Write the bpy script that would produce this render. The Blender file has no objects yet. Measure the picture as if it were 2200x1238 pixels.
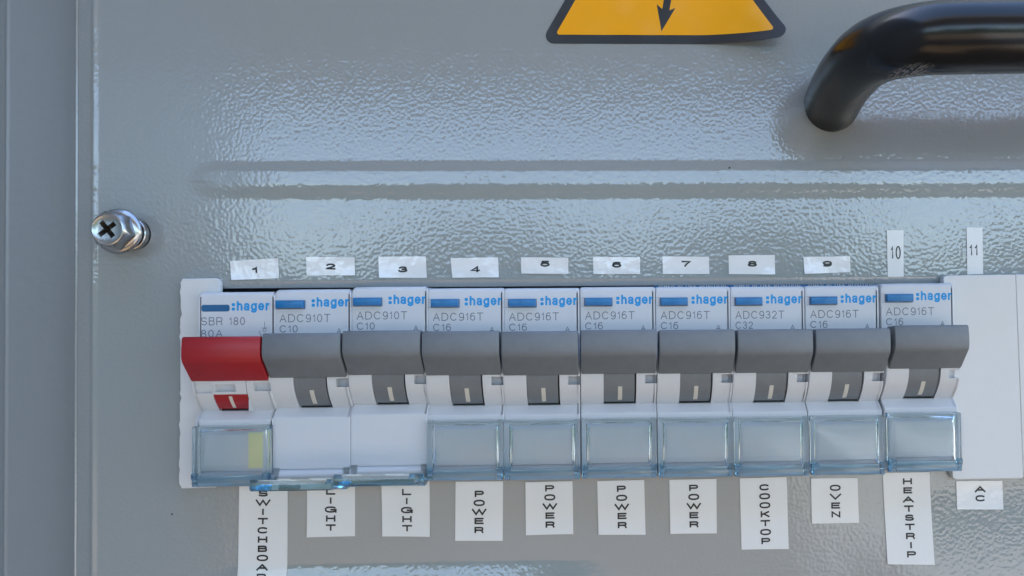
import bpy, bmesh, math, random
from mathutils import Vector, Matrix
random.seed(7)
C = bpy.context.scene
COL = C.collection
K = 0.001                                   # everything below is in millimetres
R = math.radians

# ------------------------------------------------------------------ camera
IW, IH = 2200.0, 1238.0
FPX = 1700.0
DIST = 188.8                                # camera to panel, mm
YAW, PITCH, ROLL = R(2.0), R(1.0), R(0.5)
NADIR = (1280.0, 700.0)                     # where the panel's normal through the lens meets the photo
fw = Vector((math.sin(YAW)*math.cos(PITCH), math.cos(YAW)*math.cos(PITCH), math.sin(PITCH)))
r0 = Vector((math.cos(YAW), -math.sin(YAW), 0)); u0 = r0.cross(fw)
rt = r0*math.cos(ROLL) - u0*math.sin(ROLL)
up = r0*math.sin(ROLL) + u0*math.cos(ROLL)
nd = Vector((0, 1, 0))
CX = NADIR[0] - FPX*nd.dot(rt)/nd.dot(fw)
CY = NADIR[1] + FPX*nd.dot(up)/nd.dot(fw)
CAM = Vector((0, -DIST, 0))
cd = bpy.data.cameras.new('camera'); cam = bpy.data.objects.new('camera', cd); COL.objects.link(cam)
cam.matrix_world = Matrix(((rt.x, up.x, -fw.x, 0), (rt.y, up.y, -fw.y, CAM.y*K), (rt.z, up.z, -fw.z, 0), (0, 0, 0, 1)))
cd.sensor_width = 36; cd.sensor_fit = 'HORIZONTAL'; cd.lens = 36*FPX/IW
cd.shift_x = (IW/2 - CX)/IW; cd.shift_y = (CY - IH/2)/IW
cd.clip_start = 0.01; cd.clip_end = 500
C.camera = cam

def U(px, py, d=0.0):
    """pixel of the photograph -> (x, z) on the plane d mm in front of the panel"""
    v = rt*((px-CX)/FPX) + up*((CY-py)/FPX) + fw
    t = (DIST-d)/v.y
    return (v.x*t, v.z*t)

# ------------------------------------------------------------------ sky and sun
w = bpy.data.worlds.new('World'); C.world = w; w.use_nodes = True
nt = w.node_tree; nt.nodes.clear()
sky = nt.nodes.new('ShaderNodeTexSky'); sky.sky_type = 'NISHITA'; sky.sun_disc = False
SUN_EL, SUN_AZ = R(55), R(300)              # sun behind the wall and to the left: the cabinet stands in open shade
sky.sun_elevation = SUN_EL; sky.sun_rotation = SUN_AZ
sky.air_density = 1.0; sky.dust_density = 0.5; sky.ozone_density = 1.6
bg = nt.nodes.new('ShaderNodeBackground'); bg.inputs[1].default_value = 0.15
wo = nt.nodes.new('ShaderNodeOutputWorld')
nt.links.new(sky.outputs[0], bg.inputs[0]); nt.links.new(bg.outputs[0], wo.inputs[0])
sl = bpy.data.lights.new('sun', 'SUN'); sl.energy = 3.2; sl.angle = R(0.5); sl.color = (1, .95, .88)
so = bpy.data.objects.new('sun', sl); COL.objects.link(so)
sdir = Vector((math.sin(SUN_AZ)*math.cos(SUN_EL), math.cos(SUN_AZ)*math.cos(SUN_EL), math.sin(SUN_EL)))
so.rotation_euler = sdir.to_track_quat('Z', 'Y').to_euler()
C.view_settings.view_transform = 'Standard'; C.view_settings.look = 'None'
C.view_settings.exposure = 2.6; C.view_settings.gamma = 1
C.render.engine = 'CYCLES'
C.cycles.max_bounces = 16; C.cycles.transmission_bounces = 14; C.cycles.glossy_bounces = 6
C.cycles.diffuse_bounces = 5; C.cycles.transparent_max_bounces = 16

# ------------------------------------------------------------------ materials
def srgb(r, g, b):
    f = lambda c: ((c/255+.055)/1.055)**2.4 if c/255 > .04045 else c/255/12.92
    return (f(r), f(g), f(b), 1)
def mat(name, col, rough=.4, metal=0, spec=.5, trans=0, ior=1.5, bump=None, var=None, coat=0, rvar=None):
    m = bpy.data.materials.new(name); m.use_nodes = True
    n = m.node_tree.nodes; l = m.node_tree.links; b = n['Principled BSDF']
    b.inputs['Base Color'].default_value = col if len(col) == 4 else (*col, 1)
    b.inputs['Roughness'].default_value = rough; b.inputs['Metallic'].default_value = metal
    b.inputs['Specular IOR Level'].default_value = spec; b.inputs['IOR'].default_value = ior
    b.inputs['Transmission Weight'].default_value = trans; b.inputs['Coat Weight'].default_value = coat
    tc = None
    if bump or var or rvar:
        tc = n.new('ShaderNodeTexCoord')
    if bump:                                # list of (scale per metre, height in mm)
        acc = None
        for sc, h in bump:
            t = n.new('ShaderNodeTexNoise'); t.inputs['Scale'].default_value = sc; t.inputs['Detail'].default_value = 0.6
            t.inputs['Roughness'].default_value = .4
            l.new(tc.outputs['Object'], t.inputs['Vector'])
            q = n.new('ShaderNodeBump'); q.inputs['Strength'].default_value = 1; q.inputs['Distance'].default_value = h*K
            l.new(t.outputs['Fac'], q.inputs['Height'])
            if acc: l.new(acc.outputs[0], q.inputs['Normal'])
            acc = q
        l.new(acc.outputs[0], b.inputs['Normal'])
    if var:                                 # (scale, amount): slight uneven tone of the material itself
        t = n.new('ShaderNodeTexNoise'); t.inputs['Scale'].default_value = var[0]; t.inputs['Detail'].default_value = 6
        l.new(tc.outputs['Object'], t.inputs['Vector'])
        mx = n.new('ShaderNodeMix'); mx.data_type = 'RGBA'
        c = b.inputs['Base Color'].default_value
        mx.inputs['A'].default_value = (*[x*(1-var[1]) for x in c[:3]], 1)
        mx.inputs['B'].default_value = (*[min(1, x*(1+var[1])) for x in c[:3]], 1)
        l.new(t.outputs['Fac'], mx.inputs['Factor']); l.new(mx.outputs['Result'], b.inputs['Base Color'])
    if rvar:
        t = n.new('ShaderNodeTexNoise'); t.inputs['Scale'].default_value = rvar[0]; t.inputs['Detail'].default_value = 5
        l.new(tc.outputs['Object'], t.inputs['Vector'])
        mr = n.new('ShaderNodeMapRange'); mr.inputs['To Min'].default_value = rvar[1]; mr.inputs['To Max'].default_value = rvar[2]
        l.new(t.outputs['Fac'], mr.inputs['Value']); l.new(mr.outputs[0], b.inputs['Roughness'])
    return m
M = {}
M['paint'] = mat('grey_powder_coat', (.252, .272, .274), .08, spec=.74, bump=[(240, .024), (1250, .043)], var=(1500, .03))
def add_specks(m, scale, size):
    n = m.node_tree.nodes; l = m.node_tree.links; b = n['Principled BSDF']; src = b.inputs['Base Color'].links[0].from_socket
    tc = n.new('ShaderNodeTexCoord'); v = n.new('ShaderNodeTexVoronoi'); v.inputs['Scale'].default_value = scale; l.new(tc.outputs['Object'], v.inputs['Vector'])
    r = n.new('ShaderNodeMath'); r.operation = 'LESS_THAN'; r.inputs[1].default_value = size; l.new(v.outputs['Distance'], r.inputs[0])
    mx = n.new('ShaderNodeMix'); mx.data_type = 'RGBA'; l.new(r.outputs[0], mx.inputs['Factor']); l.new(src, mx.inputs['A']); mx.inputs['B'].default_value = (.06, .055, .05, 1)
    l.new(mx.outputs['Result'], b.inputs['Base Color'])
add_specks(M['paint'], 75, .022)
M['frame'] = mat('grey_frame_paint', (.222, .243, .256), .3, bump=[(500, .05)], var=(1500, .03))
M['white'] = mat('white_plastic', (.60, .60, .60), .42, bump=[(2500, .006)], var=(300, .02))
M['body'] = mat('light_grey_plastic', (.56, .57, .60), .38, bump=[(3000, .005)], var=(250, .02))
M['grey'] = mat('dark_grey_plastic', (.15, .163, .178), .38, bump=[(1800, .02)], var=(400, .14), rvar=(300, .32, .55))
M['red'] = mat('red_plastic', (.30, .008, .014), .38, bump=[(1800, .012)], var=(400, .06))
M['bluebtn'] = mat('blue_button_plastic', (.004, .15, .38), .28)
M['blueink'] = mat('blue_ink', (.0, .27, .62), .5)
M['greyink'] = mat('grey_ink', (.15, .17, .21), .6)
M['mark'] = mat('cream_mark_ink', (.55, .52, .46), .5)
M['blackink'] = mat('black_ink', (.012, .012, .014), .35)
M['tape'] = mat('glossy_white_tape', (.70, .70, .70), .12, spec=.6, bump=[(560, .062), (1100, .012)])
M['tape2'] = mat('satin_white_tape', (.66, .66, .65), .22, bump=[(420, .035)])
M['orange'] = mat('orange_sticker_vinyl', (.80, .34, .008), .16, spec=.5, bump=[(48, .75), (200, .06)])
M['black'] = mat('black_sticker_vinyl', (.012, .012, .014), .3, bump=[(60, .3)])
M['dark'] = mat('dark_void', (.01, .01, .011), .8)
M['darkmetal'] = mat('dark_inner_metal', (.05, .05, .055), .6)
M['chrome'] = mat('zinc_plated_steel', (.44, .445, .45), .2, metal=1, bump=[(700, .02)], rvar=(600, .12, .34))
M['recess'] = mat('dark_recess_steel', (.10, .09, .075), .45, metal=.7)  # darker steel colour for the faces of the cross recess
M['glass'] = mat('clear_blue_tinted_plastic', (.97, .985, 1), .08, trans=1, ior=1.42)
M['glassblue'] = mat('blue_tinted_plastic', (.8, .93, 1), .06, trans=1, ior=1.49)
M['yellow'] = mat('yellow_paper', (.78, .72, .36), .6)
M['paper'] = mat('label_paper', (.60, .61, .62), .6)
M['bluestrip'] = mat('blue_flag_plastic', (.012, .12, .32), .4)
M['ground'] = mat('dry_grass_ground', (.19, .128, .074), .95, var=(1.3, .3))
M['slab'] = mat('pale_paving', (.42, .38, .32), .9, var=(2, .1))
M['soffit'] = mat('pale_timber_paint', (.46, .42, .35), .8)
M['hedge'] = mat('hedge_leaves', (.045, .07, .03), .9, var=(6, .5))
for k_, dens, sr in (('glass', 62, .97), ('glassblue', 330, .8)):
    g_ = M[k_].node_tree; va = g_.nodes.new('ShaderNodeVolumeAbsorption'); va.inputs['Color'].default_value = (0, .62, .88, 1); va.inputs['Density'].default_value = dens
    g_.links.new(va.outputs[0], g_.nodes['Material Output'].inputs['Volume'])
# black handle paint with a small scuffed patch
M['handle'] = mat('black_handle_paint', (.007, .007, .008), .22, spec=.42, bump=[(2500, .005)], rvar=(200, .17, .26))
def add_scuff():
    n = M['handle'].node_tree.nodes; l = M['handle'].node_tree.links; b = n['Principled BSDF']
    a_ = Vector((*U(1905, 166, 38), 0)); b_ = Vector((*U(1990, 138, 46), 0))
    c = P((a_.x+b_.x)/2, (a_.y+b_.y)/2, 43); ang = math.atan2(b_.y-a_.y, b_.x-a_.x)
    tc = n.new('ShaderNodeTexCoord'); mp = n.new('ShaderNodeMapping'); mp.vector_type = 'TEXTURE'
    mp.inputs['Location'].default_value = c; mp.inputs['Rotation'].default_value = (0, -ang, 0); mp.inputs['Scale'].default_value = (.0050, .009, .0011)
    ln = n.new('ShaderNodeVectorMath'); ln.operation = 'LENGTH'
    mp2 = n.new('ShaderNodeMapping'); mp2.vector_type = 'TEXTURE'; mp2.inputs['Rotation'].default_value = (0, -ang-.5, 0); mp2.inputs['Scale'].default_value = (.0016, .001, .00028)
    nz = n.new('ShaderNodeTexNoise'); nz.inputs['Scale'].default_value = 1.0; nz.inputs['Detail'].default_value = 3
    l.new(tc.outputs['Object'], mp.inputs[0]); l.new(mp.outputs[0], ln.inputs[0]); l.new(tc.outputs['Object'], mp2.inputs[0]); l.new(mp2.outputs[0], nz.inputs['Vector'])
    m1 = n.new('ShaderNodeMapRange'); m1.inputs['From Min'].default_value = 1.0; m1.inputs['From Max'].default_value = .6; l.new(ln.outputs['Value'], m1.inputs['Value'])
    m2 = n.new('ShaderNodeMapRange'); m2.inputs['From Min'].default_value = .46; m2.inputs['From Max'].default_value = .54; l.new(nz.outputs['Fac'], m2.inputs['Value'])
    mu = n.new('ShaderNodeMath'); mu.operation = 'MULTIPLY'; l.new(m1.outputs[0], mu.inputs[0]); l.new(m2.outputs[0], mu.inputs[1])
    mx = n.new('ShaderNodeMix'); mx.data_type = 'RGBA'; mx.inputs['A'].default_value = (.007, .007, .008, 1); mx.inputs['B'].default_value = (.15, .145, .14, 1)
    l.new(mu.outputs[0], mx.inputs['Factor']); l.new(mx.outputs['Result'], b.inputs['Base Color'])

# ------------------------------------------------------------------ helpers
def P(x, z, d): return Vector((x*K, -d*K, z*K))
def thing(name, label, cat, x=0, z=0, d=0, group=None):
    o = bpy.data.objects.new(name, None); COL.objects.link(o); o.location = P(x, z, d)
    o.empty_display_size = .01
    tag(o, label, cat, group); return o
def tag(o, label=None, cat=None, group=None, kind=None):
    if label: o['label'] = label
    if cat: o['category'] = cat
    if group: o['group'] = group
    if kind: o['kind'] = kind
    return o
def link(name, me, parent=None):
    o = bpy.data.objects.new(name, me); COL.objects.link(o)
    if parent: o.parent = parent
    return o
def finish(name, bm, m, ang=32, fix=True):
    if fix: bmesh.ops.recalc_face_normals(bm, faces=bm.faces)
    me = bpy.data.meshes.new(name); bm.to_mesh(me); bm.free()
    for q in (m if isinstance(m, (list, tuple)) else [m]): me.materials.append(q)
    me.shade_smooth(); me.set_sharp_from_angle(angle=R(ang))
    return me
def obj(name, bm, m, parent=None, ang=32, fix=True): return link(name, finish(name, bm, m, ang, fix), parent)

def loft(bm, rings, closed=True, caps=True):
    """rings: lists of Vectors of equal length"""
    vs = [[bm.verts.new(p) for p in r] for r in rings]
    n = len(rings[0])
    for a, b in zip(vs, vs[1:]):
        for i in range(n if closed else n-1):
            j = (i+1) % n
            bm.faces.new((a[i], a[j], b[j], b[i]))
    if caps:
        bm.faces.new(vs[0]); bm.faces.new(list(reversed(vs[-1])))
    return vs
def box(bm, x0, x1, z0, z1, d0, d1, b=0.0):
    """box with chamfered front edge"""
    def rr(i, d): return [P(x0+i, z0+i, d), P(x1-i, z0+i, d), P(x1-i, z1-i, d), P(x0+i, z1-i, d)]
    rings = [rr(0, d0), rr(0, d1-b)] + ([rr(b*.3, d1-b*.3), rr(b, d1)] if b else [])
    loft(bm, rings)
def rrect(x0, x1, z0, z1, r, d, n=5):
    out = []
    for cx, cz, a0 in ((x1-r, z1-r, 0), (x0+r, z1-r, 90), (x0+r, z0+r, 180), (x1-r, z0+r, 270)):
        for k in range(n+1):
            a = R(a0+90*k/n); out.append(P(cx+r*math.cos(a), cz+r*math.sin(a), d))
    return out
def plate(name, pts, d0, d1, m, parent=None, r=0, bev=.0):
    """flat sheet from an outline [(x,z)..] between depths d0..d1"""
    bm = bmesh.new()
    cx = sum(p[0] for p in pts)/len(pts); cz = sum(p[1] for p in pts)/len(pts)
    def ring(i, d):
        o = []
        for x, z in pts:
            l = math.hypot(x-cx, z-cz) or 1
            o.append(P(x-(x-cx)/l*i, z-(z-cz)/l*i, d))
        return o
    rings = [ring(0, d0), ring(0, d1-bev)] + ([ring(bev, d1)] if bev else [])
    loft(bm, rings)
    return obj(name, bm, m, parent)

# ---- monoline lettering, drawn stroke by stroke
def arc(cx, cy, rx, ry, a0, a1, n=14, e=2.0):
    o = []
    for k in range(n+1):
        a = R(a0+(a1-a0)*k/n); c, s_ = math.cos(a), math.sin(a)
        o.append((cx+rx*math.copysign(abs(c)**(2/e), c), cy+ry*math.copysign(abs(s_)**(2/e), s_)))
    return o
def glyph(ch, e):
    """-> (relative width, strokes) with the centre lines in a 0..1 box"""
    A_ = lambda *a: arc(*a, e=e)
    G = {
     'A': (.95, [[(0, 0), (.5, 1), (1, 0)], [(.19, .34), (.81, .34)]]),
     'B': (.85, [[(0, 0), (0, 1), (.62, 1)] + A_(.62, .77, .32, .23, 90, -90)[1:] + [(0, .54)], [(.6, .54)] + A_(.66, .27, .34, .27, 90, -90)[1:] + [(0, 0)]]),
     'C': (1.0, [A_(.5, .5, .5, .5, 42, 318)]),
     'D': (.95, [[(0, 0), (0, 1), (.45, 1)] + A_(.45, .5, .55, .5, 90, -90)[1:] + [(0, 0)]]),
     'E': (.82, [[(1, 0), (0, 0), (0, 1), (1, 1)], [(0, .52), (.9, .52)]]),
     'G': (1.05, [A_(.5, .5, .5, .5, 42, 350), [(.55, .46), (1, .46), (1, 0)]]),
     'H': (.9, [[(0, 0), (0, 1)], [(1, 0), (1, 1)], [(0, .52), (1, .52)]]),
     'I': (.12, [[(.5, 0), (.5, 1)]]),
     'K': (.9, [[(0, 0), (0, 1)], [(.95, 1), (.02, .38)], [(.32, .58), (1, 0)]]),
     'L': (.75, [[(0, 1), (0, 0), (1, 0)]]),
     'N': (.9, [[(0, 0), (0, 1), (1, 0), (1, 1)]]),
     'O': (1.08, [A_(.5, .5, .5, .5, 0, 360)]),
     'P': (.85, [[(0, 0), (0, 1), (.62, 1)] + A_(.66, .72, .34, .28, 90, -90)[1:] + [(0, .44)]]),
     'R': (.9, [[(0, 0), (0, 1), (.62, 1)] + A_(.66, .73, .32, .27, 90, -90)[1:] + [(0, .46)], [(.6, .46), (.84, .38), (.92, .22), (.98, 0)]]),
     'S': (.9, [A_(.5, .74, .46, .26, 25, 270)[:-1] + [(.5, .5)] + A_(.5, .26, .5, .25, 88, -155)]),
     'T': (.88, [[(0, 1), (1, 1)], [(.5, 1), (.5, 0)]]),
     'V': (.95, [[(0, 1), (.5, 0), (1, 1)]]),
     'W': (1.35, [[(0, 1), (.26, 0), (.5, .95), (.74, 0), (1, 1)]]),
     '0': (.72, [arc(.5, .5, .5, .5, 0, 360)]),
     '1': (.36, [[(.05, .76), (.5, .82), (.88, 1), (.88, .06)]]),
     '2': (.72, [arc(.5, .72, .48, .28, 165, -25) + [(.55, .3), (.1, .1), (0, 0), (1, 0)]]),
     '3': (.72, [arc(.48, .76, .42, .24, 160, -80) + [(.42, .53)], [(.42, .53)] + arc(.48, .26, .5, .26, 85, -165)]),
     '4': (.78, [[(.78, 0), (.78, 1), (0, .26), (1, .26)]]),
     '5': (.72, [[(.9, 1), (.16, 1), (.05, .5)] + arc(.5, .33, .5, .33, 140, -160)]),
     '6': (.72, [arc(.55, .6, .5, .4, 50, 175, e=2.4) + arc(.5, .32, .5, .32, 180, 540)]),
     '7': (.72, [[(0, 1), (1, 1), (.6, .5), (.36, 0)]]),
     '8': (.72, [arc(.5, .76, .42, .24, -90, 270), arc(.5, .26, .5, .26, 90, 450)]),
     '9': (.72, [arc(.5, .68, .5, .32, 0, 360), arc(.45, .4, .55, .4, 5, -130, e=2.4)]),
     'F': (.78, [[(0, 0), (0, 1), (1, 1)], [(0, .52), (.85, .52)]]),
     # lower case, drawn on a 1.0 ascender box
     'h': (.56, [[(0, 0), (0, 1.0)], [(0, .42)] + arc(.5, .4, .5, .33, 180, 0) + [(1, 0)]]),
     'a': (.56, [arc(.5, .54, .46, .2, 160, 0, e=2.4) + [(.96, 0)], arc(.46, .2, .46, .2, 0, 360)]),
     'g': (.60, [arc(.5, .36, .5, .36, 0, 360), [(1, .74), (1, 0)] + arc(.5, -.06, .5, .22, 0, -150)]),
     'e': (.60, [[(0, .37), (1, .37)] + arc(.5, .37, .5, .37, 0, 318)]),
     'r': (.40, [[(0, 0), (0, .74)], [(0, .4)] + arc(.95, .3, .95, .42, 170, 88)]),
    }
    return G[ch]
def ribbon(bm, pts, sw, d):
    p = [Vector((x, z)) for x, z in pts]
    q = [p[0]]
    for v in p[1:]:
        if (v-q[-1]).length > 1e-4: q.append(v)
    p = q; closed = (p[0]-p[-1]).length < 1e-3
    if closed: p = p[:-1]
    if not closed and len(p) > 1:
        p[0] = p[0]+(p[0]-p[1]).normalized()*sw*.46; p[-1] = p[-1]+(p[-1]-p[-2]).normalized()*sw*.46
    n = len(p); L_, R_ = [], []
    for i in range(n):
        if closed: a, b = p[i]-p[i-1], p[(i+1) % n]-p[i]
        else:
            a = p[i]-p[i-1] if i else p[1]-p[0]; b = p[i+1]-p[i] if i < n-1 else a
            if i == 0: a = b
        a = a.normalized(); b = b.normalized()
        na = Vector((-a.y, a.x)); nb = Vector((-b.y, b.x)); m_ = na+nb
        if m_.length < 1e-4: m_ = na.copy()
        m_.normalize(); k = min(1/max(m_.dot(na), .3), 1.9)*sw/2
        L_.append(bm.verts.new(P(p[i].x+m_.x*k, p[i].y+m_.y*k, d))); R_.append(bm.verts.new(P(p[i].x-m_.x*k, p[i].y-m_.y*k, d)))
    for i in range(n if closed else n-1):
        j = (i+1) % n
        bm.faces.new((R_[i], R_[j], L_[j], L_[i]))
def text_mesh(s, w=None, h=1.0, sw=.12, gap=.3, m=None, e=2.0, wid=1.0, space=.5):
    """lettering h mm tall; w mm wide in all if given; sw stroke width; gap between letters (share of h)"""
    tot = sum((glyph(c, e)[0]*wid if c != ' ' else space) for c in s) + gap*(len(s)-1)
    k = (w/tot) if w else h
    bm = bmesh.new(); x = 0; z_ = 0
    for c in s:
        if c == ' ': x += (space+gap)*k; continue
        gw, st = glyph(c, e); gw = gw*wid*k
        for q in st:
            z_ += 1
            ribbon(bm, [(x+(sw/2+u*(gw-sw) if gw > sw else gw/2), sw/2+v*(h-sw)) for u, v in q], sw, z_*.0012)
        x += gw+gap*k
    me = bpy.data.meshes.new('lettering'); bm.to_mesh(me); bm.free(); me.materials.append(m)
    return me
def put(me, x, z, d, parent, name='lettering', rot=0):
    o = link(name, me, parent); o.location = P(x, z, d)
    if rot: o.rotation_euler = (0, -rot, 0)
    return o
def join_meshes(items, name, m):
    """items: (mesh, x, z, d, rot)"""
    bm = bmesh.new()
    for me, x, z, d, rot in items:
        t = me.copy(); t.transform(Matrix.Translation(P(x, z, d)) @ Matrix.Rotation(-rot, 4, 'Y')); bm.from_mesh(t); bpy.data.meshes.remove(t)
    me = bpy.data.meshes.new(name); bm.to_mesh(me); bm.free(); me.materials.clear(); me.materials.append(m)
    return me

# ------------------------------------------------------------------ surroundings the paint mirrors (all outside the frame)
def sheet(name, co, m, kind='structure'):
    me = bpy.data.meshes.new(name); me.from_pydata(co, [], [tuple(range(len(co)))]); me.materials.append(m)
    o = link(name, me); o['kind'] = kind; return o
sheet('ground', [(-60, 1.0, -1.3), (60, 1.0, -1.3), (60, -80, -1.3), (-60, -80, -1.3)], M['ground'])
sheet('path', [(.9, -1.0, -1.296), (9, -1.0, -1.296), (14, -9, -1.296), (1.9, -9, -1.296)], M['slab'])
bm = bmesh.new()
loft(bm, [[Vector((-6, y, z)), Vector((7, y, z))] for y, z in ((-.75, .66), (-2.3, .70), (-2.3, .84), (-.75, .80), (-.75, .66))] , closed=False, caps=False)
o = obj('overhead_light_blocker', bm, M['soffit']); o['kind'] = 'structure'  # unseen slab added overhead to darken the reflections and cut blue sky light
sheet('sun_block_wall', [(-6, .45, -1.3), (8, .45, -1.3), (8, .45, 1.9), (-6, .45, 1.9)], M['soffit'])  # unseen, added behind the cabinet to keep the sun off it
bm = bmesh.new()
rows = []
for k in range(121):
    x = -24+k*.4
    t = -.45+.25*math.sin(k*.7)+.2*random.random()+.15*math.sin(k*.23)
    rows.append([Vector((x, -9, -1.3)), Vector((x, -9, t)), Vector((x, -10.2, t)), Vector((x, -10.2, -1.3))])
HEDGE_ROWS = rows
for r_ in rows:
    for q in (1, 2): r_[q].z += 1.25
loft(bm, rows)
tag(obj('hedge', bm, M['hedge']), kind='stuff')

# ------------------------------------------------------------------ the panel (one formed sheet with beads, folded left edge and the breaker opening)
X0 = U(151, 619)[0]; X1 = U(201, 619)[0]
ZB1 = U(1100, 344)[1]; ZB2 = U(1100, 431)[1]; XB = U(395, 390)[0]
ZC1 = U(900, 1206)[1]; ZC2 = ZC1-14.0; XC = U(420, 1230)[0]
OPZ1 = U(1245, 614.3)[1]; OPZ0 = U(1245, 985)[1]; OPX0 = U(440, 800)[0]; OPX1 = U(2060, 800)[0]
DRIPS = [(U(149, y)[1], a, s) for y, a, s in ((232, .30, 1.3), (442, .34, 1.0), (690, .25, .8), (818, .16, .6), (937, .38, 1.1), (1080, .2, 2.0), (1180, .22, .8), (60, .15, 1.5), (150, .12, .8))]
def sst(t): t = max(0.0, min(1.0, t)); return t*t*(3-2*t)
def bead(x, z, xa, z1, z0, h):
    """raised bead between z1 (top) and z0 (bottom), starting with a round end at xa"""
    r = (z1-z0)/2; c = (z1+z0)/2
    dx = max(0.0, xa+r*1.6-x)/1.6; q = math.hypot(z-c, dx)/r
    if q >= 1: return 0
    t = (1-q)                                # 0 at the rim, 1 on the middle line
    return h*(.35+.65*sst((x-xa)/26))*(sst(t/.58) if z > c else sst(t/.86))
XE = U(1420, 1230)[0]
def slopebead(x, z):
    if z >= ZC1 or x < XC or x > XE: return 0
    t = min(ZC1-z, 6.0)
    return .235*sst((x-XC)/16)*sst((XE-x)/40)*(t-.6*(1-math.exp(-t/.6)))
XW = U(1800, 1100)[0]; ZW = U(2000, 1040)[1]
def hgt(x, z):
    d = bead(x, z, XB, ZB1, ZB2, .40) + slopebead(x, z)
    if x > XW and z < ZW: d += .065*sst((x-XW)/28)*((ZW-z)-2.5*(1-math.exp(-(ZW-z)/2.5)))
    t = x-X1
    if t < 0: d += -.22*(-t)                                     # folded-back strip
    d += .27*math.exp(-(t/.55)**2)*(1+.35*math.sin(z*1.9)*math.sin(z*.63))   # ridge of the fold
    if OPX0-1 < x < OPX1+1 and OPZ1 <= z < OPZ1+1.3: d -= .5*(1-(z-OPZ1)/1.3)**2
    return d
def stations(a, b, fine, cs, step=3.0, fs=.25):
    out = set([round(a, 4), round(b, 4)] + [round(c, 4) for c in cs])
    v = a
    while v < b:
        f = any(lo <= v <= hi for lo, hi in fine)
        v += fs if f else step
        if v < b: out.add(round(v, 4))
    for lo, hi in fine:
        if a < lo < b: out.add(round(lo, 4))
        if a < hi < b: out.add(round(hi, 4))
    o = sorted(out); r = [o[0]]
    for v in o[1:]:
        if v-r[-1] > .04 or v in [round(c, 4) for c in cs]: r.append(v)
    return r
xs = stations(X0+1.0, 190, [(X0, X1+2.0), (XB-1, XB+9), (XC-1, XC+9)], [OPX0, OPX1], 3.0, .3)
zs = stations(-110, 130, [(ZB2-.5, ZB1+.5), (ZC2-.5, ZC1+.5), (OPZ1, OPZ1+1.4)], [OPZ0, OPZ1], 3.0, .3)
panel = thing('electrical_cabinet', 'grey orange-peel painted steel switchboard cabinet behind the whole breaker row', 'electrical cabinet', 0, 0, 0)
bm = bmesh.new()
lip = []
def lipx(z): return -sum(a*math.exp(-((z-c)/s)**2) for c, a, s in DRIPS)*.8 + .03*math.sin(z*2.3)+.03*math.sin(z*.9+1)
LP = [(0, -9.5), (0, -2.4), (.05, -1.8), (.18, -1.3), (.36, -.95), (.55, -.82), (.72, -.84), (.86, -.95), (.96, -1.0)]    # rolled edge profile: (x - X0, d)
grid = []
for z in zs:
    row = [bm.verts.new(P(X0+a+(lipx(z)*(1-a/.5) if a < .5 else 0), z, b)) for a, b in LP]
    row += [bm.verts.new(P(x, z, hgt(x, z))) for x in xs]
    grid.append(row)
nl = len(LP)
for j in range(len(zs)-1):
    for i in range(len(grid[0])-1):
        if i >= nl:
            xm = (xs[i-nl]+xs[i-nl+1])/2; zm = (zs[j]+zs[j+1])/2
            if OPX0 < xm < OPX1 and OPZ0 < zm < OPZ1: continue
        bm.faces.new((grid[j][i], grid[j][i+1], grid[j+1][i+1], grid[j+1][i]))
# thickness of the sheet round the opening
bnd = [e for e in bm.edges if len(e.link_faces) == 1 and all(OPX0-.01 <= v.co.x/K <= OPX1+.01 and OPZ0-.01 <= v.co.z/K <= OPZ1+.01 for v in e.verts)]
ex = bmesh.ops.extrude_edge_only(bm, edges=bnd)
for v in [g for g in ex['geom'] if isinstance(g, bmesh.types.BMVert)]: v.co.y += 1.4*K
pm = obj('cover_panel', bm, M['paint'], panel, ang=60, fix=False)

# cabinet frame at the far left, set back behind the panel edge
FD = -9.0
XF = U(13, 619, FD)[0]
bm = bmesh.new()
prof = [(X0+6, FD)]
v = X0+5
while v > XF-3: prof.append((v, FD+.22*math.exp(-((v-XF)/.38)**2) + (-.28*(XF-v) if v < XF else 0))); v -= .2
prof += [(XF-9, FD-2.6), (XF-9, FD-40)]
loft(bm, [[P(x+.02*math.sin(z*.8), z, d) for x, d in prof] for z in [(-110+i*4) for i in range(61)]], closed=False, caps=False)
fr = obj('frame', bm, M['frame'], panel, ang=60)
# open cabinet door to the left of the picture
bm = bmesh.new(); box(bm, -1.5, 0, -350, 450, 0, 640)
door = obj('door', bm, M['frame'], panel)
door.location = P(XF-12, 0, -30); door.rotation_euler = (0, 0, R(-17))
# dark inside of the cabinet
bm = bmesh.new()
loft(bm, [[P(XF-9, z, -42), P(195, z, -42)] for z in (-110, 130)], closed=False, caps=False)
obj('back_plate', bm, M['darkmetal'], panel)

# ------------------------------------------------------------------ blanking plates
def poly(px, d, jitter=0):
    return [U(a, b, d) for a, b in px]
def ragged(a, b, n, amp, seed):
    """points from a to b (pixels) with a snapped, uneven edge"""
    rnd = random.Random(seed); out = []
    for k in range(n):
        t = k/(n-1)
        j = 0 if k in (0, n-1) else (rnd.random()-.5)*amp*(2.2 if rnd.random() < .12 else .45)
        out.append((a[0]+(b[0]-a[0])*t+j, a[1]+(b[1]-a[1])*t))
    return out
px = [(462, 598), (468, 600), (471, 606)] + [(469, 700), (466, 900), (465, 1042), (462, 1048)] + [(390, 1050)] + ragged((385, 1040), (388, 606), 46, 4.2, 3) + [(392, 599)]
bm = bmesh.new()
pts = poly(px, 1.8)
o = plate('blanking_plate', list(reversed(pts)), 0.05, 1.8, M['white'], None, bev=.18)
tag(o, 'narrow white blanking plate with a snapped ragged left edge, left of the red toggle', 'blanking plate', 'blanking plates')
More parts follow.
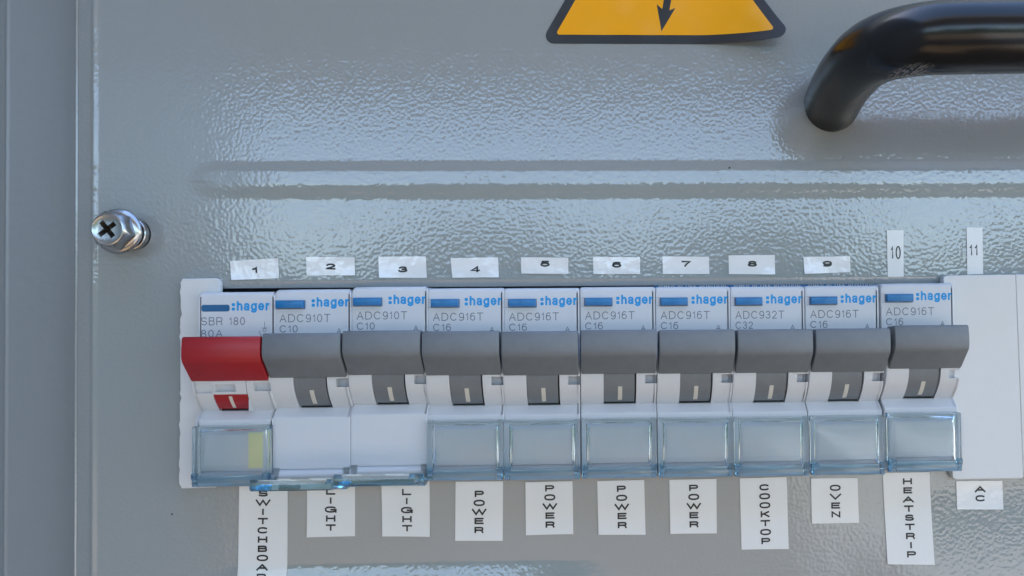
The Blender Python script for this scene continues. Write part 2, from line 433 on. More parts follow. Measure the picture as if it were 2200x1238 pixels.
pts = poly([(2034, 592), (2182, 590), (2199, 1025), (2196, 1028), (2053, 1031), (2047, 1026), (2045, 990), (2027, 600), (2028, 595)], 2.0)
o = plate('blanking_plate', pts, 0.05, 2.0, M['white'], None, bev=.18)
tag(o, 'wide white blanking plate right of the last grey toggle, above the AC sticker', 'blanking plate', 'blanking plates')
pts = poly([(2182.6, 590), (2330, 587), (2345, 1024), (2199.6, 1025)], 2.0)
o = plate('blanking_plate', pts, 0.05, 1.95, M['white'], None, bev=.18)
tag(o, 'white blanking plate cut by the right edge of the photo, past the narrow seam', 'blanking plate', 'blanking plates')

# blue flag strip showing in the slot above breakers 7 to 9
a = U(1406, 612, -.9); b = U(1893, 612, -.9)
strip = thing('flag_strip', 'thin blue strip with white lettering showing in the slot above the right-hand breakers', 'marker strip', a[0], a[1], -.9)
bm = bmesh.new(); box(bm, 0, b[0]-a[0], -3.0, 1.2, -.6, 0); obj('backing', bm, M['bluestrip'], strip)
for k in range(3):
    put(text_mesh('COVER IN OFF POSITION'.replace('COVER', 'WHEN'), 16.2, 1.0, .14, m=M['tape2']), 1.0+k*18.1, -.95, .03, strip)

# ------------------------------------------------------------------ circuit breakers
W = 17.42
FACE = 5.0
TOPP = [(0, -12), (0, -1.1), (-.12, -.55), (-.35, -.2), (-.7, -.03), (-1.1, 0)]
BARREL = [(-15, 0), (-15.05, 1.2), (-16, 1.9), (-17, 2.4), (-18, 2.72), (-19, 2.9), (-20, 2.95), (-21, 2.85), (-22, 2.6), (-23, 2.2), (-24, 1.65), (-25, .95), (-26, .05), (-26.8, -.75), (-27.2, -1.2)]
LOWER = [(-27.25, -1.15), (-29.0, .95), (-29.15, 1.08), (-29.4, 1.12), (-40.8, 1.12)]
FOOT = [(-40.85, .75), (-41.0, .7), (-41.1, 1.0), (-41.5, 1.35), (-42.2, 1.45), (-43.0, 1.25), (-43.6, .7), (-44.0, -.2), (-44.1, -1.2), (-44.1, -12)]
def barrel(z):
    q = BARREL
    for (z1, d1), (z2, d2) in zip(q, q[1:]):
        if z2 <= z <= z1: return d1 + (d2-d1)*(z1-z)/(z1-z2 or 1)
    return q[0][1] if z > -15 else -1.2
def profile(notch=None, slot=None):
    zs_ = [p for p in BARREL]
    if slot is not None:                         # barrel cut away below z = slot
        zt, dep = slot
        zs_ = [p for p in BARREL if p[0] > zt] + [(zt, barrel(zt)), (zt-.001, dep), (-27.2, dep)]
    if notch:
        zt, zb, dep = notch
        base = zs_
        zs_ = [p for p in base if p[0] > zt] + [(zt, barrel(zt)), (zt-.001, barrel(zt)-dep), (zb+.001, barrel(zb)-dep), (zb, barrel(zb))] + [p for p in base if p[0] < zb]
    return TOPP + [(-6, 0), (-12, 0)] + zs_ + LOWER + FOOT
def ring_at(x, pr, dd=0.0, dz=0.0):
    out = []
    for z, d in pr:
        zz = z
        if z > -1.2: zz = z-dz
        if z < -43: zz = z+dz*.3
        out.append(P(x, zz, d-dd if d > -11 else d))
    return out
def body_mesh(segs, round_l=True, round_r=True):
    """segs: list of (x0, x1, notch, slot)"""
    bm = bmesh.new()
    n = len(segs)
    for i, (a, b, nt_, sl_) in enumerate(segs):
        pr = profile(nt_, sl_)
        rings = []
        if i == 0:
            rl = 1 if round_l else .25
            rings += [ring_at(a, pr, .13, 1.0*rl), ring_at(a+.06, pr, .04, .65*rl), ring_at(a+.24, pr, .0, .3*rl), ring_at(a+.7, pr, 0, .05*rl)]
        else: rings.append(ring_at(a, pr))
        if i == n-1:
            rr_ = 1 if round_r else .25
            rings += [ring_at(b-.7, pr, 0, .05*rr_), ring_at(b-.24, pr, 0, .3*rr_), ring_at(b-.06, pr, .04, .65*rr_), ring_at(b, pr, .13, 1.0*rr_)]
        else: rings.append(ring_at(b, pr))
        loft(bm, rings)
    return bm
NOTCH = (-20.35, -22.3, 2.4)
SEG = [(0, 5.25, None, None), (5.25, 12.75, None, (-15.1, -2.6)), (12.75, 14.75, None, None), (14.75, 17.0, NOTCH, None), (17.0, W, NOTCH, None)]
SEG1 = [(0, .5, None, None), (.5, 4.3, (-20.6, -22.9, .7), None), (4.3, 4.9, (-20.9, -22.3, .5), (-23.2, -2.6)), (4.9, 9.6, (-20.9, -22.6, 1.3), (-23.2, -2.6)), (9.6, 11.9, None, (-23.2, -2.6)), (11.9, 12.05, None, (-15.1, 1.2)), (12.05, 13.6, None, None), (13.6, 17.0, (-20.6, -22.5, 1.4), None), (17.0, W, (-20.6, -22.5, 1.4), None)]
me_body = finish('body', body_mesh(SEG, False, False), M['body'], 34)
me_bodyr = finish('body', body_mesh(SEG, True, True), M['body'], 34)
me_body1 = finish('body', body_mesh(SEG1, True, True), M['body'], 34)

def toggle_mesh(m):
    bm = bmesh.new()
    pr = [(-10.25, 3.0), (-10.05, 6.6), (-10.0, 7.2), (-10.15, 7.55), (-10.6, 7.72), (-12.5, 7.95), (-14.3, 7.98), (-15.0, 7.85), (-15.6, 7.6), (-16.05, 7.2), (-19.75, 3.75), (-20.0, 3.4), (-19.95, 3.1), (-18, 2.8), (-14, 2.6)]
    pc = (-14.5, 5.0)
    def rg(x, s):
        return [P(x, z+(pc[0]-z)*s*.12, d+(pc[1]-d)*s*.14) for z, d in pr]
    loft(bm, [rg(.2, .5), rg(.26, .2), rg(.45, 0), rg(W-.5, 0), rg(W-.31, .2), rg(W-.25, .5)])
    return finish('toggle', bm, m, 40)
def rotor_mesh(x0, x1, zt, m):
    bm = bmesh.new()
    zz = [zt-i*(zt+26.75)/14 for i in range(15)]
    pr = [(z, barrel(z)-.22) for z in zz] + [(-26.8, -3), (zt, -3)]
    loft(bm, [[P(x, z, d) for z, d in pr] for x in (x0, x0+.02, x1-.02, x1)])
    return finish('rotor', bm, m, 40)
def mark_mesh(x0, x1, z1, z0):
    bm = bmesh.new()
    zz = [z1-(z1-z0)*i/8 for i in range(9)]
    pr = [(z, barrel(z)-.17) for z in zz] + [(z0, barrel(z0)-.3), (z1, barrel(z1)-.3)]
    loft(bm, [[P(x, z, d) for z, d in pr] for x in (x0, x1)])
    return finish('indicator_mark', bm, M['mark'], 40)
me_tog = toggle_mesh(M['grey']); me_togr = toggle_mesh(M['red'])
me_rot = rotor_mesh(5.35, 12.38, -15.3, M['grey']); me_rotr = rotor_mesh(4.35, 11.8, -23.25, M['red'])
me_mark = mark_mesh(8.55, 9.5, -23.0, -26.3); me_markr = mark_mesh(7.6, 8.35, -23.7, -26.5)
bm = bmesh.new(); box(bm, 5.27, 12.73, -27.15, -15.2, -2.59, -2.3); me_shade = finish('slot_shade', bm, M['dark'])  # black block painted in for the shade inside the rotor slot
bm = bmesh.new(); box(bm, 4.32, 11.85, -27.15, -23.22, -2.59, -2.3); me_shade_red = finish('slot_shade', bm, M['dark'])  # same painted shade for the red rotor's shorter slot

# test button with its raised T
bm = bmesh.new(); box(bm, 1.1, 7.35, -4.35, -2.6, -.2, 1.15, .16); me_btn = finish('test_button', bm, M['bluebtn'], 30)
bm = bmesh.new(); box(bm, 3.1, 5.3, -3.05, -2.9, 1.14, 1.24, .03); box(bm, 4.12, 4.3, -4.0, -3.06, 1.14, 1.24, .03); me_btnT = finish('raised_mark', bm, M['bluebtn'])
bm = bmesh.new()
for x0_, x1_, z0_, z1_ in ((.95, 7.5, -2.62, -2.5), (.95, 7.5, -4.55, -4.4), (.9, 1.08, -4.5, -2.55), (7.37, 7.5, -4.5, -2.55), (.15, .95, -2.58, -2.52), (.15, .95, -4.5, -4.44)):
    box(bm, x0_, x1_, z0_, z1_, -.1, .018)
me_seam = finish('button_seam', bm, M['greyink'])

# clear hinged label cover; local origin is its hinge line (z = -41.9, d = 1.6 of the breaker)
HZ, HD = -41.9, 1.5
def cover_mesh():
    bm = bmesh.new()
    x0, x1, z0, z1 = .15, W-.15, -1.9, 11.7
    rings = [
        rrect(x0+.35, x1-.35, z0+.9, z1-.25, .15, 2.05), rrect(x0+.12, x1-.12, z0+.35, z1-.08, .2, 1.85),
        rrect(x0, x1, z0+.05, z1, .2, 1.4), rrect(x0, x1, z0, z1, .2, .6), rrect(x0, x1, z0+.3, z1, .2, -.28),
        rrect(x0+1.1, x1-1.1, z0+2.0, z1-.9, .3, -.28), rrect(x0+1.4, x1-1.4, z0+2.7, z1-1.3, .3, .3), rrect(x0+1.9, x1-1.9, z0+3.5, z1-2.0, .3, .75)]
    loft(bm, rings)
    return finish('label_cover', bm, M['glass'], 25)
me_cov = cover_mesh()
bm = bmesh.new()
for xa in (.25, W-1.55):
    box(bm, xa, xa+1.3, -.2, 1.15, .9, 2.35, .2)
    box(bm, xa+.1, xa+1.2, -1.6, -.5, .9, 2.15, .25)
box(bm, 1.7, W-1.7, -1.55, .75, 1.95, 2.3, .12)  # added bar: its blue tint stands in for sky reflected in the cover
me_tabs = finish('hinge_tab_and_sky_bar', bm, M['glassblue'], 25)
bm = bmesh.new()
for xa in (.2, W-1.5):
    box(bm, xa, xa+1.3, -.6, .95, -1.0, .25, .12); box(bm, xa+.3, xa+1.2, -1.6, -.65, -.6, .3, .2)
me_lug = finish('hinge_lug', bm, mat('smoky_clear_plastic', (.55, .6, .62), .08, trans=.8), 25)
bm = bmesh.new(); box(bm, 1.9, W-1.9, -39.3, -32.3, 1.0, 1.22); me_card = finish('label_card', bm, M['paper'])

me_logo = join_meshes([(text_mesh('hager', 7.4, 2.2, .44, .11, M['blueink']), 1.25, 0, 0, 0)], 'logo', M['blueink'])
bmx = bmesh.new(); bmx.from_mesh(me_logo)
for za in (.02, 1.02):
    vs = [bmx.verts.new(p) for p in rrect(.1, .86, za, za+.72, .22, 0, 3)]; bmx.faces.new(vs)
bmx.to_mesh(me_logo); bmx.free()
def rating(model, amp):
    its = [(text_mesh(model, 11.5, 1.85, .2, .24, M['greyink']), 0, 0, 0, 0), (text_mesh(amp, 4.1, 1.7, .2, .24, M['greyink']), 0, -2.35, 0, 0),
           (text_mesh('A', 1.15, 1.3, .17, .24, M['greyink']), 12.9, -2.75, 0, 0)]
    return join_meshes(its, 'rating_text', M['greyink'])
ratings = {}

BX = [428, 589.5, 756, 920, 1083, 1245.5, 1409, 1568.5, 1730, 1890.5, 2050]
BT = [627.4, 621.6, 616, 619, 618.8, 616.4, 616, 615.5, 614, 608.6]
CIRC = [('switchboard', 'SBR 180', '80A'), ('LIGHT', 'ADC910T', 'C10'), ('LIGHT', 'ADC910T', 'C10'), ('POWER', 'ADC916T', 'C16'), ('POWER', 'ADC916T', 'C16'),
        ('POWER', 'ADC916T', 'C16'), ('POWER', 'ADC916T', 'C16'), ('COOKTOP', 'ADC932T', 'C32'), ('OVEN', 'ADC916T', 'C16'), ('HEATSTRIP', 'ADC916T', 'C16')]
LBL = ['main switch with a red toggle, yellow paper slip under its clear cover',
       'grey-toggled breaker marked C10 below number 2, cover hanging open beside the red switch',
       'grey-toggled breaker with open cover, below the sticker printed 3',
       'grey-toggled breaker with closed cover below sticker 4, next to the open covers',
       'grey-toggled breaker with closed cover below sticker number 5, between those under 4 and 6',
       'grey-toggled breaker with closed cover below sticker number 6, near the middle of the photo',
       'grey-toggled breaker with closed cover below sticker number 7, left of the one marked C32',
       'grey-toggled breaker marked C32 with closed cover above the COOKTOP sticker',
       'grey-toggled breaker with closed cover above the OVEN sticker, right of the one marked C32',
       'grey-toggled breaker at the right end of the row above the HEATSTRIP sticker']
for i in range(10):
    xl = U(BX[i], 660, FACE)[0]; xr = U(BX[i+1], 660, FACE)[0]
    zt = U((BX[i]+BX[i+1])/2, BT[i], FACE)[1]
    xx = (xl+xr)/2 - W/2 + (0, 0, 0, 0, 0, 0, .02, -.03, -.12, .14)[i]
    b = thing('main_switch' if i == 0 else 'circuit_breaker', LBL[i], 'switch' if i == 0 else 'circuit breaker', xx, zt, FACE, 'modules in the breaker row')
    if i == 0:
        link('body', me_body1, b); t = link('toggle', me_togr, b); t.location = P(0, -.1, .0)
        tag(t, 'red toggle')
        r_ = link('rotor', me_rotr, b); link('indicator_mark', me_markr, r_); link('slot_shade', me_shade_red, b)
        bmq = bmesh.new(); f_ = bmq.faces.new([bmq.verts.new(p) for p in rrect(.75, 7.1, -4.45, -2.9, .5, 0)])
        bar = finish('printed_bar', bmq, mat('dark_blue_ink', (.008, .10, .24), .5)); put(bar, 0, 0, .02, b, 'printed_bar')
        put(me_logo, 7.45, -4.3, .02, b, 'logo')
        its = [(text_mesh('SBR 180', 9.9, 1.85, .2, .24, M['greyink']), 0, 0, 0, 0), (text_mesh('80A', 4.9, 1.75, .2, .24, M['greyink']), 0, -2.75, 0, 0)]
        put(join_meshes(its, 'rating_text', M['greyink']), .65, -7.6, .02, b, 'rating_text')
        bmq = bmesh.new()
        box(bmq, 14.9, 15.02, -8.25, -6.85, 0, .01); box(bmq, 14.25, 15.65, -8.35, -8.24, 0, .01)
        ring_o = [P(14.96+.42*math.cos(a*math.pi/8), -8.78+.42*math.sin(a*math.pi/8), .011) for a in range(16)]
        ring_i = [P(14.96+.3*math.cos(a*math.pi/8), -8.78+.3*math.sin(a*math.pi/8), .011) for a in range(16)]
        loft(bmq, [ring_o, ring_i], caps=False)
        loft(bmq, [[P(13.6, -8.9, 0), P(13.72, -8.9, 0), P(13.72, -8.9, .01), P(13.6, -8.9, .01)], [P(14.2, -10.2, 0), P(14.35, -10.2, 0), P(14.35, -10.2, .01), P(14.2, -10.2, .01)]])
        link('circuit_symbol', finish('circuit_symbol', bmq, M['greyink']), b).location = P(0, 0, .012)
    else:
        link('body', me_bodyr if i in (1, 2, 9) else me_body, b)
        t = link('toggle', me_tog, b); t.location = P((0, .1, .04, -.03, 0, .02, -.06, .05, .03, .06)[i], (0, 0, -.05, .12, .03, .04, 0, .02, 0, .12)[i], 0)
        r_ = link('rotor', me_rot, b); link('indicator_mark', me_mark, r_); link('slot_shade', me_shade, b)
        bt = link('test_button', me_btn, b); link('raised_mark', me_btnT, bt); sm_ = link('button_seam', me_seam, b)
        bt.location = sm_.location = P(-.55 if i in (1, 2) else (-.3 if i == 3 else 0), 0, 0)
        put(me_logo, 8.25, -4.05, .02, b, 'logo')
        key = CIRC[i][1]+CIRC[i][2]
        if key not in ratings: ratings[key] = rating(CIRC[i][1], CIRC[i][2])
        put(ratings[key], 1.1, -7.55, .02, b, 'rating_text')
        if i == 9:
            bmq = bmesh.new(); box(bmq, 1.5, 5.2, -10.35, -10.25, 0, .01); box(bmq, 1.4, 1.5, -11, -10.35, 0, .01); box(bmq, 5.2, 5.3, -11, -10.35, 0, .01)
            link('printed_frame', finish('printed_frame', bmq, M['greyink']), b).location = P(0, 0, .012)
    # cover
    if i in (1, 2):
        hb = link('hinge_lug', me_lug, b); hb.location = P(0, HZ+.35, 1.3)
        cv = link('label_cover', me_cov, b); cv.location = P(0, HZ-1.1, HD+.6); cv.rotation_euler = (R((0, 81, 79)[i]), 0, 0)
        tag(cv, 'clear cover hanging open')
        tb = link('hinge_tab_and_sky_bar', me_tabs, cv)
    else:
        link('label_card', me_card, b)
        if i == 9:
            bmq = bmesh.new(); loft(bmq, [[P(15.1+r*math.cos(a), -33.9+1.15*r*math.sin(a), d) for a in [k*math.pi/6 for k in range(12)]] for r, d in ((.24, 3.5), (.26, 3.57), (.14, 3.66))])
            link('paint_fleck', finish('paint_fleck', bmq, M['tape2']), b)
        if i == 0:
            bmq = bmesh.new(); box(bmq, 12.1, 15.6, -39.9, -31.6, 1.2, 1.42)
            link('paper_slip', finish('paper_slip', bmq, M['yellow']), b)
        cv = link('label_cover', me_cov, b); cv.location = P(0, HZ, HD)
        link('hinge_tab_and_sky_bar', me_tabs, cv)

# ------------------------------------------------------------------ stickers on the panel
def quad_sticker(px, m, label, cat, group, texts, ink, d=.06, th=.09, seed=0, rot=None):
    """px: corner pixels clockwise from top left.  A thin film that follows small bumps, slightly uneven."""
    q = [U(a, b, d) for a, b in px]
    cx = sum(p[0] for p in q)/4; cz = sum(p[1] for p in q)/4
    t = thing('sticker', label, cat, cx, cz, d, group)
    rnd = random.Random(seed)
    n, mm = 14, 10 if len(texts) < 3 else 24
    lift = [rnd.random()*.25*(rnd.random() < .45) for _ in range(4)]
    ph = rnd.random()*6
    bm = bmesh.new(); top = []; 
    for j in range(mm+1):
        v = j/mm; row = []
        for i in range(n+1):
            u = i/n
            x = (q[0][0]*(1-u)+q[1][0]*u)*(1-v)+(q[3][0]*(1-u)+q[2][0]*u)*v
            z = (q[0][1]*(1-u)+q[1][1]*u)*(1-v)+(q[3][1]*(1-u)+q[2][1]*u)*v
            c = lift[0]*(1-u)**3*(1-v)**3+lift[1]*u**3*(1-v)**3+lift[2]*u**3*v**3+lift[3]*(1-u)**3*v**3
            c += .018*math.sin(u*5+ph)*math.sin(v*4+ph*2)+.02
            row.append(bm.verts.new(P(x-cx, z-cz, th+c+hgt(x, z))))
        top.append(row)
    for j in range(mm):
        for i in range(n):
            bm.faces.new((top[j][i], top[j+1][i], top[j+1][i+1], top[j][i+1]))
    bnd = [e for e in bm.edges if len(e.link_faces) == 1]
    ex = bmesh.ops.extrude_edge_only(bm, edges=bnd)
    for v in [g for g in ex['geom'] if isinstance(g, bmesh.types.BMVert)]: v.co.y += th*K
    obj('tape', bm, m, t, ang=40, fix=False)
    if rot is None: rot = math.atan2(q[1][1]-q[0][1], q[1][0]-q[0][0])
    its = []
    for s, x, y, w_, h_, r2 in texts:
        p = U(x, y, d); k = (DIST-d)/FPX
        ww = w_*k; hh = h_*k
        me = text_mesh(s, ww, hh, .41 if len(s) == 1 and len(texts) == 1 else .395 if r2 == 0 else .30, .3, M['blackink'], e=2.5 if r2 == 0 else 2.0)
        a = rot
        ox = p[0]-cx - (ww/2*math.cos(a) - hh/2*math.sin(a)); oz = p[1]-cz - (ww/2*math.sin(a)+hh/2*math.cos(a))
        its.append((me, ox, oz, th+.075, a))
    lt = join_meshes(its, 'lettering', M['blackink'])
    for v in lt.vertices: v.co.y -= hgt(v.co.x/K+cx, v.co.z/K+cz)*K
    link('lettering', lt, t)
    return t
NUM = [('1', (494, 561), (598, 555), (600, 598), (498, 602), 548, 581), ('2', (658, 552), (762, 553), (763, 592), (659, 592), 711, 573),
       ('3', (813, 552), (915, 551), (917, 597), (815, 597), 866, 579), ('4', (968, 555), (1070, 553), (1072, 596), (972, 597), 1021, 579),
       ('5', (1119, 553), (1221, 554), (1221, 589), (1120, 588), 1171, 567), ('6', (1274, 552), (1375, 553), (1375, 589), (1275, 589), 1325, 569),
       ('7', (1423, 551), (1523, 552), (1524, 589), (1424, 589), 1474, 567), ('8', (1565, 549), (1664, 548), (1665, 590), (1566, 589), 1616, 567),
       ('9', (1726, 552), (1826, 551), (1827, 585), (1728, 589), 1777, 567)]
NL = ['tilted glossy white sticker printed 1, above the red-toggled switch', 'crumpled white sticker printed 2, above the first breaker with an open cover',
      'bumpy white sticker printed 3, above the second breaker with an open cover', 'white sticker printed 4, above the breaker just right of the open covers',
      'flat white sticker printed 5, between the ones printed 4 and 6', 'white sticker printed 6, above the breaker near the middle of the photo',
      'white sticker printed 7, above the breaker left of the C32 one', 'bumpy shiny white sticker printed 8, above the breaker marked C32',
      'last wide white sticker printed 9, left of the tall narrow ones']
for k, (s, a, b, c, e, tx, ty) in enumerate(NUM):
    quad_sticker([a, b, c, e], M['tape'], NL[k], 'sticker', 'number stickers above the breakers',
                 [(s, tx, ty, 12 if s == '1' else 20, 13, 0)], M['blackink'], seed=k)
quad_sticker([(1905, 495), (1941, 495), (1941, 595), (1907, 595)], M['tape2'], 'tall narrow white sticker with the number 10', 'sticker', 'number stickers above the breakers', [('10', 1924, 543, 22, 29, 1)], M['blackink'], seed=31)
quad_sticker([(2076, 489), (2110, 489), (2112, 589), (2078, 590)], M['tape2'], 'tall narrow white sticker with the number 11 above the right blanking plate', 'sticker', 'number stickers above the breakers', [('11', 2091, 538, 18, 25, 1)], M['blackink'], seed=32)
LB = [('SWITCHBOARD', [(515, 1030), (619, 1030), (617, 1290), (511, 1290)], 566, 1060, 19.8, 'long white SWITCHBOARD sticker running off the bottom, below the red main switch'),
      ('LIGHT', [(660, 1034), (763, 1034), (763, 1152), (660, 1154)], 711, 1056, 19.3, 'white LIGHT sticker below the left of the two open covers'),
      ('LIGHT', [(820, 1034), (923, 1034), (924, 1153), (822, 1152)], 874, 1057, 19.4, 'white LIGHT sticker below the right of the two open covers'),
      ('POWER', [(979, 1035), (1081, 1034), (1080, 1162), (978, 1162)], 1030, 1061, 19.4, 'white POWER sticker right of the LIGHT stickers, hanging lowest of the four POWER ones'),
      ('POWER', [(1129, 1036), (1230, 1034), (1232, 1147), (1130, 1150)], 1181, 1049, 19.5, 'white POWER sticker under breaker 5, second of four from the left'),
      ('POWER', [(1283, 1034), (1384, 1031), (1387, 1149), (1286, 1149)], 1335, 1050, 19.5, 'white POWER sticker under breaker 6, third of four from the left'),
      ('POWER', [(1438, 1031), (1539, 1029), (1540, 1146), (1440, 1147)], 1490, 1048, 19.6, 'white POWER sticker directly left of the COOKTOP sticker'),
      ('COOKTOP', [(1589, 1028), (1690, 1025), (1694, 1179), (1593, 1181)], 1642, 1047, 19.2, 'tall white sticker with COOKTOP lettered downwards'),
      ('OVEN', [(1742, 1028), (1842, 1027), (1845, 1123), (1744, 1125)], 1794, 1048, 19, 'short white sticker with OVEN lettered downwards'),
      ('HEATSTRIP', [(1896, 1016), (1996, 1014), (2004, 1211), (1905, 1211)], 1949, 1034, 19.4, 'longest fully visible white sticker, HEATSTRIP lettered downwards'),
      ('AC', [(2054, 1034), (2153, 1033), (2154, 1094), (2055, 1094)], 2105, 1051, 19.3, 'small glossy white AC sticker below the right blanking plate')]
LW = {'W': 31, 'I': 4, 'O': 24, 'C': 22, 'G': 25, 'V': 25, 'A': 24, 'H': 20, 'T': 21}
for k, (s, q, tx, ty, st, lab) in enumerate(LB):
    sk = (q[2][0]+q[3][0]-q[0][0]-q[1][0])/2/(q[2][1]-q[1][1])
    tt = [(ch, tx+sk*j*st, ty+st*j, LW.get(ch, 19.5), 13.6, 0) for j, ch in enumerate(s)]
    quad_sticker(q, M['tape'] if s == 'AC' else M['tape2'], lab, 'sticker', 'circuit name stickers below the breakers', tt, M['blackink'], seed=50+k)

# ------------------------------------------------------------------ warning triangle, peeling at its lower right corner
A = U(1160, 94); Bc = U(1690, 94)
bw = Bc[0]-A[0]; hh = bw*.866
ws = thing('warning_sticker', 'orange and black triangular electrical warning sticker with its lower right corner peeling up', 'warning sticker', A[0]+bw/2, A[1], .05)
def lift(x, z):
    """x,z relative to the base centre; the corner curls towards the camera"""
    s = (x*math.cos(R(25))-z*math.sin(R(25)))
    t = max(0, (s-bw*.09)/(bw*.41-0.0))
    return 7.6*t**1.9 + .05+.05*math.sin(x*.5)*math.sin(z*.6+1)
def tri(inset, r):
    """rounded triangle outline"""
    cx_, cz_ = 0, hh/3
    V = [(-bw/2, 0), (bw/2, 0), (0, hh)]
    V = [(x+(cx_-x)*inset/(hh/3), z+(cz_-z)*inset/(hh/3)) for x, z in V]
    out = []
    for i in range(3):
        p, a, b = Vector(V[i]), Vector(V[i-1]), Vector(V[(i+1) % 3])
        da = (a-p).normalized(); db = (b-p).normalized(); cut = r*math.tan(R(60))
        c = p + (da+db).normalized()*r*2
        p0 = p+da*cut; p1 = p+db*cut
        a0 = math.atan2(p0.y-c.y, p0.x-c.x); a1 = math.atan2(p1.y-c.y, p1.x-c.x)
        while a1 < a0: a1 += 2*math.pi
        for k in range(7): out.append((c.x+r*math.cos(a0+(a1-a0)*k/6), c.y+r*math.sin(a0+(a1-a0)*k/6)))
    return out
def film(name, outline, off, m, parent, step=1.0):
    """fill an outline with a fine curved sheet following lift()"""
    bm = bmesh.new()
    vs = [bm.verts.new((x, z, 0)) for x, z in outline]; bm.faces.new(vs)
    lo = min(p[0] for p in outline); hi = max(p[0] for p in outline); zl = min(p[1] for p in outline); zh = max(p[1] for p in outline)
    v = lo+step
    while v < hi:
        bmesh.ops.bisect_plane(bm, geom=bm.verts[:]+bm.edges[:]+bm.faces[:], plane_co=(v, 0, 0), plane_no=(1, 0, 0)); v += step
    v = zl+step*1.5
    while v < zh:
        bmesh.ops.bisect_plane(bm, geom=bm.verts[:]+bm.edges[:]+bm.faces[:], plane_co=(0, v, 0), plane_no=(0, 1, 0)); v += step*1.5
    if off == 0:
        ex = bmesh.ops.extrude_edge_only(bm, edges=[e for e in bm.edges if len(e.link_faces) == 1])
        low = [g for g in ex['geom'] if isinstance(g, bmesh.types.BMVert)]
    else: low = []
    ls = set(low)
    for v_ in bm.verts:
        x, z = v_.co.x, v_.co.y
        v_.co = P(x, z, lift(x, z)+off-(.18 if v_ in ls else 0))
    return obj(name, bm, m, parent, ang=50, fix=False)
film('border', tri(0, 1.9), 0, M['black'], ws)
film('face', tri(2.15, .55), .03, M['orange'], ws)
bx_, bz_ = U(1421, 68)
bx_ -= A[0]+bw/2; bz_ -= A[1]
bolt = [(0, 0), (3.5, 5.75), (1.75, 5.25), (2.0, 11), (4.6, 21), (-1.0, 13.2), (1.5, 27), (-2.2, 27), (-6, 10), (.35, 16.5), (.2, 5.35), (-1.3, 6.5)]
bolt = [(0, 0), (3.45, 5.7), (1.95, 5.1), (3.3, 12), (6.4, 11.2), (2.8, 22), (4.4, 30), (1.9, 30), (-.4, 17), (2.0, 15.5), (.25, 5.4), (-1.1, 6.6)]
film('lightning_symbol', [(x+bx_, z+bz_) for x, z in bolt], .06, M['black'], ws)

# ------------------------------------------------------------------ black bent-tube handle
add_scuff()
path = [(1786, 226, -.5), (1796, 204, 5), (1812, 176, 13), (1832, 150, 20), (1858, 124, 27), (1894, 104, 33), (1942, 91, 38), (1998, 83, 41.5), (2065, 80.5, 43), (2145, 79, 43.5), (2235, 78, 43.5), (2330, 77, 43.5)]
pts = [P(*U(a, b, d), d)/K for a, b, d in path]
def catmull(p, n=6):
    o = []
    for i in range(len(p)-1):
        p0 = p[max(i-1, 0)]; p1 = p[i]; p2 = p[i+1]; p3 = p[min(i+2, len(p)-1)]
        for k in range(n):
            t = k/n; o.append(.5*((2*p1)+(p2-p0)*t+(2*p0-5*p1+4*p2-p3)*t*t+(3*p1-p0-3*p2+p3)*t**3))
    return o+[p[-1]]
cp = catmull(pts)
# the far half mirrors the near one, beyond the right edge of the photo
far = [Vector((cp[-1].x*2-v.x+6, v.y, v.z)) for v in reversed(cp)]
cp = cp+far[1:]
bm = bmesh.new(); rings = []
N = 32; nrm = Vector((0, 0, 1))
for i, p in enumerate(cp):
    t = (cp[min(i+1, len(cp)-1)]-cp[max(i-1, 0)]).normalized()
    if i in (0, len(cp)-1): t = Vector((0, -1 if i == 0 else 1, 0))
    nrm = (nrm-t*nrm.dot(t)).normalized(); bn = t.cross(nrm)
    rad = 6.75
    rings.append([(p+(nrm*math.cos(2*math.pi*k/N)+bn*math.sin(2*math.pi*k/N))*rad)*K for k in range(N)])
loft(bm, rings)
hd = obj('handle', bm, M['handle'], panel, ang=60)
tag(hd, 'thick black bent-tube pull handle')

# ------------------------------------------------------------------ cross-head hex washer screw at the left
sx, sz = U(283, 503)
sc = link('screw', None, panel); sc.location = P(sx, sz, 0); tag(sc, 'shiny hex flange screw with a cross recess')
def disc(bm, prof, n=40, off=(0, 0)):
    loft(bm, [[P(off[0]+r*math.cos(2*math.pi*k/n), off[1]+r*math.sin(2*math.pi*k/n), d) for k in range(n)] for r, d in prof])
bm = bmesh.new(); 
loft(bm, [[P(1.0+3.35*math.cos(a*math.pi/18)*1.0, -.1+3.5*math.sin(a*math.pi/18), .02) for a in range(36)], [P(1.0+3.45*math.cos(a*math.pi/18), -.1+3.55*math.sin(a*math.pi/18), .05) for a in range(36)]])
hole = obj('slot_hole', bm, M['dark'], sc)
bm = bmesh.new(); disc(bm, [(2.4, -.5), (2.4, 5.2)]); disc(bm, [(3.6, .3), (3.8, .45), (3.8, 1.9), (3.6, 2.05)], off=(.5, -.1)); obj('spring_washer', bm, M['chrome'], sc)
bm = bmesh.new(); disc(bm, [(3.6, 2.5), (3.9, 2.7), (3.9, 3.9), (3.6, 4.1)], off=(.1, -.1)); obj('washer', bm, M['chrome'], sc)
bm = bmesh.new(); disc(bm, [(4.6, 4.6), (5.05, 4.75), (5.2, 5.1), (5.1, 5.5), (4.7, 5.9), (4.1, 6.2)]); obj('flange', bm, M['chrome'], sc)
bm = bmesh.new()
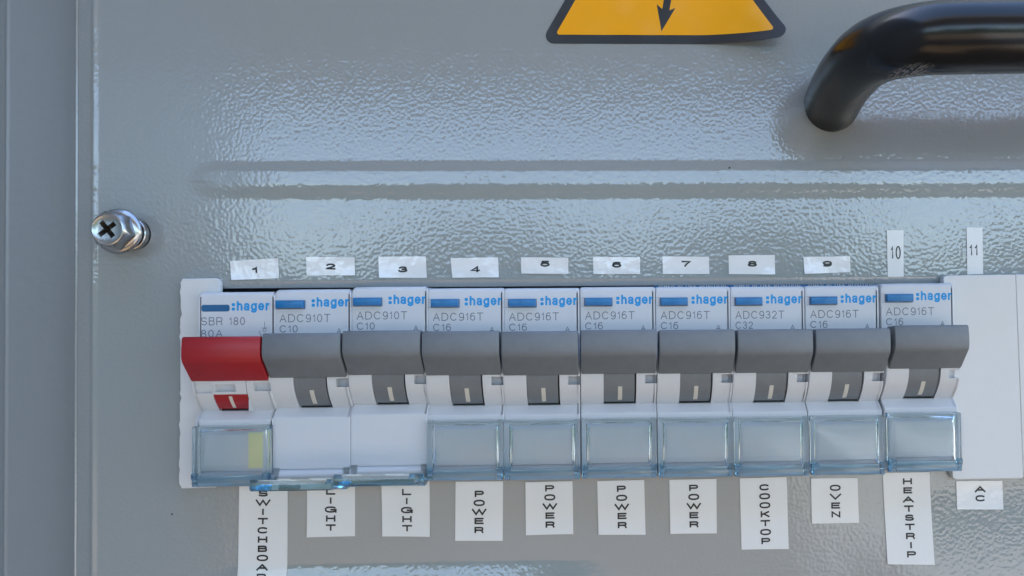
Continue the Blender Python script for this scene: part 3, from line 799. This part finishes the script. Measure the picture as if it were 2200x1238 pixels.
hexr = lambda r, d, n=36: [P(r*1.155*q*math.cos(a), r*1.155*q*math.sin(a), d) for a, q in [(2*math.pi*k/n, math.cos(math.pi/6)/math.cos(((2*math.pi*k/n+R(14)) % (math.pi/3))-math.pi/6)) for k in range(n)]]
hx48 = lambda r, d: hexr(r, d, 48)
rd = lambda r, d, n=48: [P(r*math.cos(2*math.pi*k/n), r*math.sin(2*math.pi*k/n), d) for k in range(n)]
mix = lambda a, b, t: [p.lerp(q, t) for p, q in zip(a, b)]
loft(bm, [hx48(3.95, 5.8), hx48(3.95, 7.7), mix(hx48(3.9, 8.5), rd(3.95, 8.6), .5), rd(3.8, 9.0), rd(3.6, 9.35), rd(3.3, 9.42), rd(3.1, 9.32), rd(1.5, 9.3), rd(.5, 9.3)])
head = obj('head', bm, M['chrome'], sc, ang=35)
# cut the cross recess for real
bmc = bmesh.new()
for a in (R(38), R(128)):
    c, s = math.cos(a), math.sin(a)
    def q(u, v, d): return P(u*c-v*s, u*s+v*c, d)
    loft(bmc, [[q(-1.0, -.3, 7.2), q(1.0, -.3, 7.2), q(1.0, .3, 7.2), q(-1.0, .3, 7.2)], [q(-2.5, -.62, 9.9), q(2.5, -.62, 9.9), q(2.5, .62, 9.9), q(-2.5, .62, 9.9)]])
cme = finish('cut', bmc, M['dark']); cut = bpy.data.objects.new('cut', cme); COL.objects.link(cut); cut.location = sc.location
sc.location = sc.location
md = head.modifiers.new('b', 'BOOLEAN'); md.object = cut; md.operation = 'DIFFERENCE'; md.solver = 'EXACT'; md.use_self = True
bpy.context.view_layer.update()
dg = bpy.context.evaluated_depsgraph_get()
nm = bpy.data.meshes.new_from_object(head.evaluated_get(dg)); head.modifiers.clear(); head.data = nm
nm.materials.append(M['recess'])
for p_ in nm.polygons:
    c_ = p_.center/K
    if -c_.y < 9.27 and math.hypot(c_.x, c_.z) < 2.75 and -c_.y > 6.2: p_.material_index = len(nm.materials)-1; p_.use_smooth = False
bpy.data.objects.remove(cut)
